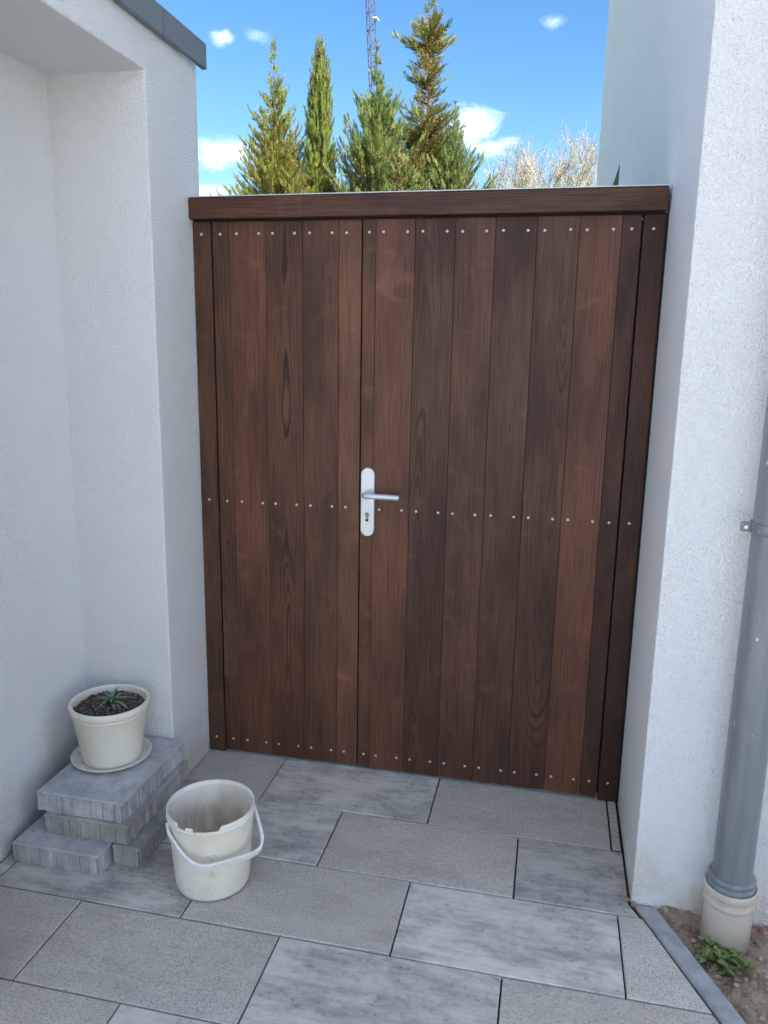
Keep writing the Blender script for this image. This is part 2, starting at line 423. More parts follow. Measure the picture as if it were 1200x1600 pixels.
for (xx, yy, r, col, nm) in ((.752, -.580, .014, (.26, .15, .09), 'rounded brown stone between the wall and the beige ground pipe'),
                         (.958, -.548, .017, (.30, .17, .10), 'reddish brown stone at the wall foot right of the ground pipe'),
                         (.776, -.675, .012, (.34, .24, .16), 'small tan stone against the kerb beside the weed')):
    bm = bmesh.new(); blob(bm, (0, 0, 0), r, xx * 9, .75)
    tag(link('stone', bm_mesh('stone', bm), simple('stone_' + str(int(xx * 1000)), col, .85, var=.3, scale=60), loc=(xx, yy, soil_z(xx, yy) + r * .35), smooth=True), nm, 'stone', 'stones on the soil')

# ------------------------------------------------------------------ left building with the niche
WX, BXK, NY, EY, SOF, TOP = -.952, -1.283, -.290, .065, 2.366, 2.490
bld = tag(empty('flat_roof_building', (WX, EY, 0)), 'white stucco flat roof building with deep wall niche on the left', 'building')
def wall_obj(name, polys, parent, bev_edges=None, off=.006):
    bm = bmesh.new(); idx = {}
    def vv(p):
        k = tuple(round(c, 5) for c in p)
        if k not in idx: idx[k] = bm.verts.new(Vector(p) - parent.location)
        return idx[k]
    for poly in polys: bm.faces.new([vv(p) for p in poly])
    bm.normal_update()
    if bev_edges:
        es = []
        for e in bm.edges:
            a, b = [v.co + parent.location for v in e.verts]
            if bev_edges(a, b): es.append(e)
        bmesh.ops.bevel(bm, geom=es, offset=off, segments=3, affect='EDGES', profile=.5)
    bmesh.ops.recalc_face_normals(bm, faces=bm.faces[:])
    me = bpy.data.meshes.new(name); bm.to_mesh(me); bm.free()
    return link(name, me, STUCCO, parent)
B0, N2, Y2 = -.1, -1.22, -1.52
FX = -7.0
polys = [
    [(WX, EY, B0), (WX, EY, TOP), (WX, Y2, TOP), (WX, Y2, B0), (WX, N2, B0), (WX, N2, SOF), (WX, NY, SOF), (WX, NY, B0)],
    [(BXK, NY, B0), (WX, NY, B0), (WX, NY, SOF), (BXK, NY, SOF)],
    [(BXK, N2, B0), (BXK, NY, B0), (BXK, NY, SOF), (BXK, N2, SOF)],
    [(WX, N2, B0), (BXK, N2, B0), (BXK, N2, SOF), (WX, N2, SOF)],
    [(BXK, NY, SOF), (WX, NY, SOF), (WX, N2, SOF), (BXK, N2, SOF)],
    [(WX, EY, B0), (FX, EY, B0), (FX, EY, TOP), (WX, EY, TOP)],
    [(WX, Y2, B0), (WX, Y2, TOP), (FX, Y2, TOP), (FX, Y2, B0)],
    [(FX, EY, B0), (FX, Y2, B0), (FX, Y2, TOP), (FX, EY, TOP)],
    [(WX, EY, TOP), (FX, EY, TOP), (FX, Y2, TOP), (WX, Y2, TOP)]]
def be(a, b): return (abs(a.x - WX) < 1e-4 and abs(b.x - WX) < 1e-4 and (abs(a.y - b.y) < 1e-4 or (abs(a.z - SOF) < 1e-4 and abs(b.z - SOF) < 1e-4)))
wall_obj('wall', polys, bld, be)
# folded metal coping, in lengths with a lap joint
def coping(y0, y1, name='coping', endcap=False):
    bm = bmesh.new(); o = bld.location
    xo = WX + .024; zt, zb = 2.566, 2.486
    pts = [(WX + .006, zb + .001), (xo, zb), (xo, zt), (WX - .42, zt - .012), (WX - .42, zt - .028), (WX + .006, zt - .016)]
    va = [bm.verts.new((px - o.x, y0 - o.y, pz - o.z)) for px, pz in pts]; vb = [bm.verts.new((px - o.x, y1 - o.y, pz - o.z)) for px, pz in pts]
    n = len(pts)
    for i in range(n): bm.faces.new((va[i], va[(i + 1) % n], vb[(i + 1) % n], vb[i]))
    bm.faces.new(va); bm.faces.new(vb)
    es = [e for e in bm.edges if abs(e.verts[0].co.x - (xo - o.x)) < 1e-5 and abs(e.verts[1].co.x - (xo - o.x)) < 1e-5]
    bmesh.ops.bevel(bm, geom=es, offset=.0015, segments=2, affect='EDGES')
    return link(name, bm_mesh(name, bm), ZINC, bld)
coping(-.206, .098); coping(Y2 - .03, -.209)
# front return of the coping along the end wall
box('coping', (FX - WX, -.003, 2.486), (-.43, .033, 2.566), ZINC, bld, .0015)
ROOFM = simple('roof_gravel', (.22, .21, .20), .9, var=.2, scale=40)
box('roof', (FX + .3 - WX, Y2 - EY + .06, 2.4915), (-.44, -.035, 2.52), ROOFM, bld)

# ------------------------------------------------------------------ right house
HX, HY, HE, HT = .606, -.522, 7.0, 6.4
OY0, OY1, OZ, OD = 2.78, 5.7, 2.715, 1.3
WGX = 9.0
house = tag(empty('house', (HX, HY, 0)), 'tall white stucco house on the right with downpipe on its corner', 'house')
polys = [
    [(HX, HY, B0), (HX, OY0, B0), (HX, OY0, OZ), (HX, OY1, OZ), (HX, OY1, B0), (HX, HE, B0), (HX, HE, HT), (HX, HY, HT)],
    [(HX, OY0, B0), (HX + OD, OY0, B0), (HX + OD, OY0, OZ), (HX, OY0, OZ)],
    [(HX + OD, OY1, B0), (HX, OY1, B0), (HX, OY1, OZ), (HX + OD, OY1, OZ)],
    [(HX, OY0, OZ), (HX + OD, OY0, OZ), (HX + OD, OY1, OZ), (HX, OY1, OZ)],
    [(HX + OD, OY0, B0), (HX + OD, OY1, B0), (HX + OD, OY1, OZ), (HX + OD, OY0, OZ)],
    [(HX, HY, B0), (HX, HY, HT), (WGX, HY, HT), (WGX, HY, B0)],
    [(9, HY, B0), (9, HY, HT), (9, HE, HT), (9, HE, B0)],
    [(HX, HE, B0), (9, HE, B0), (9, HE, HT), (HX, HE, HT)],
    [(HX, HY, HT), (HX, HE, HT), (9, HE, HT), (9, HY, HT)]]
def be2(a, b): return abs(a.x - b.x) < 1e-4 and abs(a.y - b.y) < 1e-4 and abs(a.x - HX) < 1e-4 and (abs(a.y - HY) < 1e-4 or abs(a.y - HE) < 1e-4)
wall_obj('wall', polys, house, be2, .005)
GLASSD = simple('dark_glazing', (.02, .022, .025), .08, var=.05)
box('terrace_door', (OD - .05, OY0 - HY + .25, .0), (OD - .003, OY1 - HY - .25, 2.35), GLASSD, house, .004)
for (lo, hi) in (((-.03, -.03, HT + .003), (.10, HE - HY + .03, HT + .09)), ((.103, -.03, HT + .003), (WGX - HX + .03, .10, HT + .09))):
    box('coping', lo, hi, ZINC, house, .002)

# ------------------------------------------------------------------ unseen blocks added behind the viewer for shade and bounced light
def block(loc, size, label, nwin, faces):
    root = tag(empty('added_light_block', loc), label, 'house'); sx, sy, h = size
    wl_ = box('wall', (0, 0, -.1), (sx, sy, h), STUCCO, root)
    box('roof', (-.3, -.3, h + .003), (sx + .3, sy + .3, h + .25), ZINC, root, .02)
    for fl in range(int(h // 2.9)):
        for i in range(nwin):
            t = (i + .5) / nwin * sy
            if 'x-' in faces: box('window', (-.02, t - .55, fl * 2.9 + .95), (.05, t + .55, fl * 2.9 + 2.25), GLASSD, root)
            if 'x+' in faces: box('window', (sx - .05, t - .55, fl * 2.9 + .95), (sx + .02, t + .55, fl * 2.9 + 2.25), GLASSD, root)
block((7.85, -9.8, 0), (3.2, 3.2, 13.6), 'slender tall white block added out of view to shade the courtyard', 1, 'x-')
block((-26, -22, 0), (8, 13.0, 6.0), 'two storey white block added out of view to bounce light', 4, 'x+')

# ------------------------------------------------------------------ gate
gate = tag(empty('wooden_gate', (-.35, 0, 0)), 'tall double gate of vertical dark brown wooden planks between white walls', 'gate')
G0 = gate.location
planks = [  # x0, x1, z0, z1, pith, depth, slope, contrast, tone, green, rivets
    (-.950, -.885, .004, 1.977, .030, .010, .035, .85, .72, 1.06, (-.919,)),
    (-.878, -.8195, .013, 1.977, -.030, .010, .045, .75, .74, 1.06, (-.849,)),
    (-.8180, -.6885, .013, 1.977, .22, .10, .01, .38, .90, .97, (-.791, -.711)),
    (-.6870, -.5560, .013, 1.977, .004, .006, .020, 1.25, .78, 1.0, (-.661, -.583)),
    (-.5545, -.4300, .013, 1.977, -.26, .10, .01, .45, .76, 1.03, (-.531, -.452)),
    (-.4285, -.3525, .013, 1.977, .25, .15, .015, .38, 1.08, 1.03, (-.402,)),
    (-.3470, -.3035, .013, 1.977, -.16, .12, .01, .45, .86, 1.0, (-.325,)),
    (-.3020, -.1735, .013, 1.977, .28, .07, .02, .50, .90, .95, (-.278, -.198)),
    (-.1720, -.0425, .013, 1.977, -.035, -.035, .048, 1.0, .70, 1.02, (-.148, -.070)),
    (-.0410, .0855, .013, 1.977, .20, .12, -.02, .30, .76, .98, (-.020, .058)),
    (.0870, .2145, .013, 1.977, -.22, .16, .02, .24, .66, 1.0, (.110, .188)),
    (.2160, .3440, .013, 1.977, .030, .095, -.042, .85, .70, .98, (.238, .317)),
    (.3455, .4705, .013, 1.977, .24, .06, -.01, .45, .98, .93, (.368, .447)),
    (.4720, .5275, .013, 1.977, .16, .10, .01, .30, .66, .93, (.500,)),
    (.5340, .5970, .004, 1.977, -.15, .11, .01, .30, .60, .93, (.565,))]
RZ = (1.9365, 1.012, .067)
bm = bmesh.new(); bmesh.ops.create_uvsphere(bm, u_segments=12, v_segments=8, radius=.0050)
for v_ in bm.verts: v_.co.y *= .55
rivet_me = bm_mesh('rivet', bm)
for p_ in rivet_me.polygons: p_.use_smooth = True
rivet_me.materials.append(STEEL)
bm = bmesh.new(); bmesh.ops.create_circle(bm, cap_ends=True, segments=14, radius=.0072)
rng = random.Random(21)
for (x0, x1, z0, z1, pi_, de, sl, co_, to, gn, rv) in planks:
    cx = (x0 + x1) / 2; hw = (x1 - x0) / 2 + (.0003 if x1 - x0 > .05 else .0002)
    bm = bmesh.new(); yj = rng.uniform(-.0006, .0006)
    box_bm(bm, (-hw, -.004 + yj, 0), (hw, .024, z1 - z0), .0009, 1)
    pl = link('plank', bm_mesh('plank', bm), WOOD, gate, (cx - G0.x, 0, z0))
    for k, vv_ in (('seed', rng.uniform(0, 30)), ('pith', pi_), ('depth', de), ('slope', sl), ('contrast', co_ * .85), ('tone', (.80 + (to - .78) * 1.1) * (1.0 if cx < -.17 else .90 if cx < .45 else .80)), ('green', gn)): pl[k] = float(vv_)  # planks darker to the right: the gate's shade put into their tone
    for i, z in enumerate(RZ):
        for rx in rv:
            if i == 1 and abs(rx + .325) < .004: continue
            zz = z + (rx + .18) * (.005, .004, .008)[i] * (-.3 if i == 0 else 1.0)
            r_ = link('rivet', rivet_me, None, pl, (rx - cx + rng.uniform(-.001, .001), -.0048 + yj, zz - z0 + rng.uniform(-.001, .001)))
# rails and posts behind the planks
for (n, lo, hi) in (('rail', (-.876, .026, .10), (-.356, .066, .18)), ('rail', (-.345, .026, .10), (.526, .066, .18)), ('rail', (-.876, .026, 1.72), (-.356, .066, 1.80)),
                    ('rail', (-.345, .026, 1.72), (.526, .066, 1.80)), ('rail', (-.876, .026, .98), (-.356, .066, 1.06)), ('rail', (-.345, .026, .98), (.526, .066, 1.06)),
                    ('post', (-.949, .026, .002), (-.884, .064, 1.975)), ('post', (.535, .026, .002), (.596, .064, 1.975)), ('stop_strip', (-.372, .0245, .02), (-.328, .0255, 1.96))):
    box(n, tuple(a - b for a, b in zip(lo, G0)), tuple(a - b for a, b in zip(hi, G0)), BLACK if n in ('stop_strip', 'post') else ALU, gate, .002 if n != 'stop_strip' else 0)
for a_, b_ in zip(planks, planks[1:]):
    gx = (a_[1] + b_[0]) / 2
    if abs(gx + .35) < .01: continue
    box('light_leak_strip', (gx - .011 - G0.x, .0245, .0135), (gx + .011 - G0.x, .0257, 1.965), BLACK, gate)  # black strips added behind the joints to stop light leaks
box('light_leak_strip', (.5895 - G0.x, .0, .003), (.6055 - G0.x, .0240, 1.982), BLACK, gate)  # black fillers added at the sides and under the beam against light leaks
box('light_leak_strip', (-.9515 - G0.x, .0262, 1.9765), (.6055 - G0.x, .070, 1.9832), BLACK, gate)
box('light_leak_strip', (-.9515 - G0.x, .002, 1.9778), (.589 - G0.x, .0255, 1.9832), BLACK, gate)
box('light_leak_strip', (-.9515 - G0.x, .0, .003), (-.9445 - G0.x, .0240, 1.975), BLACK, gate)
# horizontal beam on top: own wood grain runs along x, so the board is built upright and turned
bm = bmesh.new(); L = 1.547
box_bm(bm, (-.034, -.034, 0), (.034, .075, L), .004, 2)
beam = link('top_beam', bm_mesh('top_beam', bm), WOOD, gate, (-.950 - G0.x, 0, 2.0175)); beam.rotation_euler = (0, R(90), 0)
for k, vv_ in (('seed', 3.3), ('pith', .10), ('depth', .045), ('slope', .01), ('contrast', .7), ('tone', .70), ('green', .98)): beam[k] = float(vv_)
box('cap_strip', (-.949 - G0.x, -.036, 2.0525), (.596 - G0.x, .077, 2.056), ALU, gate, .001, 1)
# door furniture
def stadium(hw, z0, z1, seg=16):
    pts = []
    for i in range(seg + 1):
        a = math.pi * i / seg; pts.append((hw * math.cos(a), z1 - hw + hw * math.sin(a)))
    for i in range(seg + 1):
        a = math.pi + math.pi * i / seg; pts.append((hw * math.cos(a), z0 + hw + hw * math.sin(a)))
    return pts
HPX = -.3195
st = stadium(.0248, .913, 1.158); n = len(st); v, f = [], []
for (ins, yy) in ((0, -.0045), (0, -.0095), (.0012, -.0115), (.0026, -.0125)):
    for (a, z) in st:
        c = Vector((0, 1.0355)); d = Vector((a, z)) - Vector((0, max(.938, min(1.133, z)))); d = d.normalized() * ins
        v.append((a - d.x, yy, z - d.y))
for k in range(3):
    for i in range(n): f.append((k * n + i, k * n + (i + 1) % n, (k + 1) * n + (i + 1) % n, (k + 1) * n + i))
f.append(tuple(range(3 * n, 4 * n)))
plate = link('handle_plate', mesh('handle_plate', v, f), ALU, gate, (HPX - G0.x, 0, 0), smooth=False)
v, f = [], []
LZ = 1.066
tube(v, f, [(-.004, -.012, LZ), (-.004, -.045, LZ), (-.003, -.050, LZ), (.001, -.0545, LZ), (.006, -.056, LZ), (.012, -.056, LZ), (.1205, -.056, LZ), (.1215, -.056, LZ)], [.0095] * 7 + [.0085], 20)
lev = link('lever', mesh('lever', v, f), ALU, plate, smooth=True)
v, f = [], []
tube(v, f, [(-.004, -.0122, LZ), (-.004, -.016, LZ)], .0125, 24); link('lever_collar', mesh('lever_collar', v, f), ALU, plate)
# profile cylinder: round head over a narrower foot
pts = []
for i in range(21):
    a = R(-52) + R(284) * i / 20; pts.append((.0086 * math.cos(a), .992 + .0086 * math.sin(a)))
pts += [(-.005, .969), (-.0025, .9668), (.0025, .9668), (.005, .969)]
n = len(pts); v = [(a, -.0126, z) for a, z in pts] + [(a, -.0150, z) for a, z in pts]
f = [tuple(range(n, 2 * n))] + [(i, (i + 1) % n, n + (i + 1) % n, n + i) for i in range(n)]
cyl = link('lock_cylinder', mesh('lock_cylinder', v, f), NICKEL, plate, (-.001, 0, 0))
box('lock_cylinder', (-.0012, -.0158, .986), (.0012, -.01505, .9985), BLACK, plate)
box('lock_cylinder', (-.0046, -.0156, .9685), (.0046, -.01505, .976), BLACK, plate)

# ------------------------------------------------------------------ downpipe and ground pipe
PX, PY = .846, -.600
PIPE = simple('grey_plastic_pipe', (.115, .150, .168), .38, .0, .12, 9)
def pipe_mat():
    m, g, b = mat('weathered_grey_pipe')
    co = g.node('ShaderNodeTexCoord').outputs['Object']
    c = g.mix(g.mapr(g.noise(g.vmath('MULTIPLY', co, (30, 30, 3)), 1, 4, .6), .3, .7), (.155, .172, .178), (.215, .232, .236))
    wn_ = g.node('ShaderNodeTexNoise'); g.put(wn_.inputs['Vector'], co); wn_.inputs['Scale'].default_value = 60; wn_.inputs['Detail'].default_value = 3; warp_ = wn_.outputs[1]
    spl = g.math('MULTIPLY', g.mapr(g.vor(g.vmath('ADD', g.vmath('MULTIPLY', co, (38, 38, 22)), g.vmath('SCALE', warp_, 1.1)), 1.0), .17, .05), g.mapr(g.noise(co, 5, 3), .54, .62))
    c = g.mix(spl, c, (.62, .63, .62)); g.put(b.inputs['Base Color'], c)
    scr = g.mapr(g.noise(g.vmath('MULTIPLY', co, (160, 160, 14)), 1, 3, .6), .64, .74); c2 = g.mix(g.math('MULTIPLY', scr, .35), c, (.40, .43, .45)); g.put(b.inputs['Base Color'], c2)
    b.inputs['Roughness'].default_value = .36
    return m
PIPEM = pipe_mat()
dp = tag(empty('downpipe', (PX, PY, .16)), 'grey rainwater downpipe with paint splashes on the right house wall', 'downpipe')
z0 = .16
v, f = lathe([(.046, -.05), (.050, -.05), (.0505, .02), (.0505, 5.9), (.046, 5.9)], 40); link('pipe', mesh('pipe', v, f), PIPEM, dp, smooth=True)
v, f = lathe([(.0506, .0), (.060, .0), (.0615, .003), (.0615, .014), (.0595, .0165), (.0585, .018), (.0585, .022), (.0605, .0245), (.0605, .031), (.057, .036), (.0506, .037)], 48)
link('collar', mesh('collar', v, f), PIPEM, dp, smooth=True)
# clamp: ring, wall flange and screw
CZ = 1.142
v, f = lathe([(.0508, -.013), (.0555, -.013), (.0565, -.011), (.0565, .011), (.0555, .013), (.0508, .013)], 40)
clampo = link('clamp', mesh('clamp', v, f), PIPEM, dp, (0, 0, CZ - z0 + .01), smooth=True)
bm = bmesh.new(); box_bm(bm, (-.079, -.004, -.0125), (-.050, .004, .0125), .0035, 2); link('flange', bm_mesh('flange', bm), PIPEM, clampo)
bm = bmesh.new(); box_bm(bm, (.050, -.004, -.014), (.088, .004, .014), .0035, 2); link('flange', bm_mesh('flange', bm), PIPEM, clampo)
v, f = [], []; tube(v, f, [(-.067, -.0041, 0), (-.067, -.009, 0)], .0045, 12); link('screw', mesh('screw', v, f), STEEL, clampo)
v, f = [], []; tube(v, f, [(.0, .0505, 0), (.0, .079, 0)], .006, 12); link('bracket_rod', mesh('bracket_rod', v, f), STEEL, clampo)
# beige socket pipe rising from the soil
def beige_mat():
    m, g, b = mat('stained_beige_pipe')
    co = g.node('ShaderNodeTexCoord').outputs['Object']; z = g.sep(co)[2]
    n = g.noise(co, 26, 5, .62)
    c = g.mix(g.mapr(n, .3, .75), (.50, .43, .36), (.60, .54, .47))
    d = g.math('MULTIPLY', g.mapr(z, .10, -.02), g.mapr(n, .35, .65)); c = g.mix(g.math('MULTIPLY', d, .6), c, (.22, .14, .08))
    sp = g.mapr(g.noise(g.vmath('MULTIPLY', co, (70, 70, 220)), 1, 2), .74, .78); c = g.mix(g.math('MULTIPLY', sp, .6), c, (.16, .12, .10))
    g.put(b.inputs['Base Color'], c); b.inputs['Roughness'].default_value = .55
    return m
BEIGE = beige_mat()
v, f = lathe([(.0575, -.09), (.0625, -.09), (.0625, .106), (.0625, .113), (.0655, .117), (.0655, .123), (.0640, .126), (.0640, .141), (.0665, .145), (.0680, .149), (.0680, .162), (.0665, .1655), (.0630, .1655), (.0628, .12), (.0585, .10), (.0575, -.09)], 56)
tag(link('ground_pipe', mesh('ground_pipe', v, f), BEIGE, loc=(PX, PY, 0), smooth=True), 'beige plastic drain socket rising from the soil under the grey downpipe', 'drain pipe')

# ------------------------------------------------------------------ stacked slabs
def ribbed_slab(name, x0, x1, y0, y1, z0, z1, label, seed, col, col2, rib=1.0, agg=0.0, rot=0.0):
    rng = random.Random(seed); cx, cy = (x0 + x1) / 2, (y0 + y1) / 2; hx, hy = (x1 - x0) / 2, (y1 - y0) / 2; t = z1 - z0
    pts = []  # (pos, outward normal, groove depth)
    for (ax, ay, bx_, by_) in ((-hx, -hy, hx, -hy), (hx, -hy, hx, hy), (hx, hy, -hx, hy), (-hx, hy, -hx, -hy)):
        Lr = math.hypot(bx_ - ax, by_ - ay); d = Vector(((bx_ - ax) / Lr, (by_ - ay) / Lr)); nn = Vector((d.y, -d.x)); s = .006
        pts.append((Vector((ax, ay)), None, 0.0, 0))
        while s < Lr - .010:
            wdt = rng.choice((.008, .012, .018, .024, .030)); dep = rng.choice((0, .001, .003, .0045)) * rib
            s2 = min(s + wdt, Lr - .008)
            pts.append((Vector((ax, ay)) + d * (s + .001), nn, dep, 0)); pts.append((Vector((ax, ay)) + d * (s2 - .0025), nn, dep + rng.uniform(0, .0008) * rib, 0))
            gd = rng.choice((.002, .004, .007)) * rib
            pts.append((Vector((ax, ay)) + d * (s2 - .0015), nn, gd + dep, 0))
            s = s2
    n = len(pts); v, f = [], []
    def ring(z, k, ins):
        for (p, nn, dep, _) in pts:
            q = p - (nn * dep * k if nn is not None else Vector((math.copysign(.0015, p.x), math.copysign(.0015, p.y))) * k)
            q = Vector((max(-hx + ins, min(hx - ins, q.x)), max(-hy + ins, min(hy - ins, q.y))))
            v.append((q.x, q.y, z))
    ring(0, 1, 0); ring(t * .5, 1.15, 0); ring(t - .011, 1, 0); ring(t - .0085, .15, 0); ring(t - .003, 0, 0); ring(t, 0, .003)
    for k in range(5):
        for i in range(n): f.append((k * n + i, k * n + (i + 1) % n, (k + 1) * n + (i + 1) % n, (k + 1) * n + i))
    f.append(tuple(range(5 * n, 6 * n))); f.append(tuple(reversed(range(n))))
    m, g, b = mat(name + str(seed))
    co = g.node('ShaderNodeTexCoord').outputs['Object']; P = g.vmath('ADD', co, (seed, seed * .7, 0))
    c1 = g.noise(g.vmath('MULTIPLY', P, (14, 9, 12)), 1, 9, .72, .0); fn = g.noise(P, 300, 2, .6); sp = g.noise(P, 60, 4, .65); pore = g.mapr(g.noise(P, 190, 3, .8), .60, .70)
    c = g.mix(g.mapr(c1, .34, .72), col, col2); c = g.mix(g.mapr(sp, .58, .74, 0, .4), c, tuple(q * .5 for q in col)); c = g.mix(g.math('MULTIPLY', pore, .5), c, tuple(q * .4 for q in col))
    if agg:
        ag = g.vor(P, 150); c = g.mix(g.math('MULTIPLY', g.mapr(ag, .30, .18), g.mapr(g.noise(P, 130, 1), .50, .56)), c, (.42, .40, .37))
    g.put(b.inputs['Base Color'], c); b.inputs['Roughness'].default_value = .85
    g.put(b.inputs['Normal'], g.bump(g.math('ADD', fn, sp), .6, .0015 + .002 * agg))
    o = tag(link('concrete_slab', mesh(name, v, f), m, loc=(cx, cy, z0)), label, 'concrete slab', 'concrete slabs stacked in the niche')
    o.rotation_euler = (0, 0, rot); return o
T = .0665
ribbed_slab('slab', -1.243, -.948, -.783, -.30, .001, T, 'light grey ribbed concrete slab lying lowest at the front left of the stack', 3, (.38, .38, .375), (.62, .61, .59))
ribbed_slab('slab', -.940, -.845, -.720, -.318, .001, T - .0015, 'narrow dark grey slab strip with exposed pebbly end under the stack', 5, (.27, .27, .255), (.43, .42, .40), .8, 1.0)
ribbed_slab('slab', -1.172, -.886, -.716, -.312, T + .0005, 2 * T, 'brownish grey ribbed concrete slab in the middle of the stack', 7, (.31, .30, .27), (.50, .48, .44), 1.1, .35)
ribbed_slab('slab', -1.203, -.905, -.704, -.298, 2 * T + .0005, 3 * T, 'topmost light grey ribbed concrete slab carrying the flower pot', 11, (.38, .385, .385), (.64, .635, .625))
ZT = 3 * T

# ------------------------------------------------------------------ saucer, flower pot, plant
def glaze(name, ca, cb, rough, rust=0.0):
    m, g, b = mat(name)
    co = g.node('ShaderNodeTexCoord').outputs['Object']; z = g.sep(co)[2]
    n = g.noise(g.vmath('MULTIPLY', co, (12, 12, 5)), 1, 5, .6); c = g.mix(g.mapr(n, .35, .7), ca, cb)
    if rust:
        c = g.mix(g.math('MULTIPLY', g.mapr(g.noise(co, 38, 4, .6), .48, .68), rust), c, (.34, .17, .08))
    sp = g.mapr(g.vor(co, 23), .045, .02); c = g.mix(g.math('MULTIPLY', sp, .7), c, (.10, .07, .05))
    g.put(b.inputs['Base Color'], c); b.inputs['Roughness'].default_value = rough
    return m
CREAM = glaze('cream_glaze', (.76, .71, .58), (.82, .775, .66), .30)
SAUC = glaze('stained_white_glaze', (.80, .77, .71), (.74, .68, .58), .32, .40)
SX, SY = -1.088, -.4615
v, f = lathe([(.0, .006), (.085, .006), (.100, .010), (.118, .0165), (.1285, .0205), (.1306, .0190), (.1295, .0168), (.110, .007), (.088, .0), (.0, .0)], 72)
tag(link('saucer', mesh('saucer', v, f), SAUC, loc=(SX, SY, ZT + .0005), smooth=True), 'white glazed plant saucer with brown stains under the cream flower pot', 'saucer')
PTX, PTY, PZ = -1.083, -.4655, ZT + .0068
pot = tag(empty('flower_pot', (PTX, PTY, PZ)), 'cream glazed flower pot with ribbed rim and dark soil on the slab stack', 'flower pot')
H = .2045
v, f = lathe([(.0, .0), (.088, .0), (.0925, .003), (.0945, .009), (.098, .030), (.1185, H - .040), (.1195, H - .0385), (.1215, H - .0365), (.1220, H - .031), (.1215, H - .028), (.1225, H - .0265), (.1265, H - .023), (.1285, H - .014), (.1285, H - .006), (.1265, H - .0015), (.1225, H), (.1185, H - .0015), (.1165, H - .006), (.1135, H - .025), (.107, H - .06)], 80)
link('body', mesh('body', v, f), CREAM, pot, smooth=True)
DSOIL = simple('dark_potting_soil', (.075, .057, .046), .95, var=.6, scale=70, bump=.004, bscale=160)
v, f = [], []; NR, NA = 22, 72
for i in range(NR + 1):
    r = .1135 * i / NR
    for j in range(NA):
        a = 2 * math.pi * j / NA; xx, yy = r * math.cos(a), r * math.sin(a)
        h = noise.fractal(Vector((xx * 28, yy * 28, 2)), .9, 2.0, 5) * .011 + noise.noise(Vector((xx * 140, yy * 140, 4))) * .005
        v.append((xx, yy, H - .024 + h + .006 * (1 - i / NR)))
for i in range(NR):
    for j in range(NA): f.append((i * NA + j, i * NA + (j + 1) % NA, (i + 1) * NA + (j + 1) % NA, (i + 1) * NA + j))
psoil = link('soil', mesh('soil', v, f), DSOIL, pot)
BARK = simple('bark_chips', (.19, .145, .12), .9, var=.6, scale=40)
bm = bmesh.new(); rng = random.Random(31)
for i in range(230):
    r = .108 * math.sqrt(rng.random()); a = rng.uniform(0, 6.283); s = Vector((rng.uniform(.004, .012), rng.uniform(.003, .006), rng.uniform(.0012, .003)))
    res = bmesh.ops.create_cube(bm, size=1.0)
    M = Matrix.Translation((r * math.cos(a), r * math.sin(a), H - .019 + rng.uniform(-.003, .005))) @ Matrix.Rotation(rng.uniform(0, 6.28), 4, 'Z') @ Matrix.Rotation(rng.uniform(-.7, .7), 4, 'X') @ Matrix.Rotation(rng.uniform(-.6, .6), 4, 'Y') @ Matrix.Diagonal((s.x, s.y, s.z, 1))
    for vv_ in res['verts']: vv_.co += Vector((rng.uniform(-.2, .2), rng.uniform(-.2, .2), 0)); vv_.co = M @ vv_.co
chips = link('bark_mulch', bm_mesh('bark_mulch', bm), BARK, pot); chips['kind'] = 'stuff'

def leaf_mat(name, ca, cb, back=None, rough=.45):
    m, g, b = mat(name)
    co = g.node('ShaderNodeTexCoord').outputs['Object']; oi = g.node('ShaderNodeObjectInfo').outputs['Random']
    n = g.noise(co, 60, 3, .6)
    c = g.mix(g.math('ADD', g.math('MULTIPLY', n, .5), g.math('MULTIPLY', oi, .5)), ca, cb)
    g.put(b.inputs['Base Color'], c); b.inputs['Roughness'].default_value = rough
    b.inputs['Subsurface Weight'].default_value = 0.0
    return m
def leaf_mesh(name, L_, W_, curl, fold, m, n=6, tipw=.0, shape=1.0):
    v, f = [], []
    for i in range(n + 1):
        t = i / n; w = W_ * (math.sin(math.pi * min(1, t ** shape * .93 + .05)) ** .8); w = max(w, .0004)
        a = curl * t; x = L_ * t if abs(curl) < 1e-3 else L_ * math.sin(a) / curl; z = 0 if abs(curl) < 1e-3 else -L_ * (1 - math.cos(a)) / curl
        v += [(x, -w, z + w * fold), (x, 0, z), (x, w, z + w * fold)]
    for i in range(n):
        a = 3 * i; f += [(a, a + 3, a + 4, a + 1), (a + 1, a + 4, a + 5, a + 2)]
    me = mesh(name, v, f); me.materials.append(m)
    for p_ in me.polygons: p_.use_smooth = True
    return me
LEAFA = leaf_mat('tuft_leaf', (.13, .19, .10), (.26, .34, .21))
plant = tag(empty('pot_plant', (PTX - .0, PTY + .012, PZ + H - .020)), 'small green tuft plant with narrow arching leaves in the cream pot', 'plant')
lms = [leaf_mesh('leaf', .062, .0042, 1.1, .5, LEAFA, 7, shape=.8), leaf_mesh('leaf', .050, .0036, .7, .5, LEAFA, 7, shape=.8), leaf_mesh('leaf', .070, .0046, 1.5, .5, LEAFA, 7, shape=.8)]
rng = random.Random(14)
for i in range(36):
    o = link('leaf', lms[i % 3], None, plant, (rng.uniform(-.004, .004), rng.uniform(-.004, .004), rng.uniform(0, .006)))
    el = rng.uniform(.25, 1.25); o.rotation_euler = (rng.uniform(-.2, .2), -el, i * 2.39996 + rng.uniform(-.2, .2)); s = rng.uniform(.85, 1.25); o.scale = (s, s * .95, s)

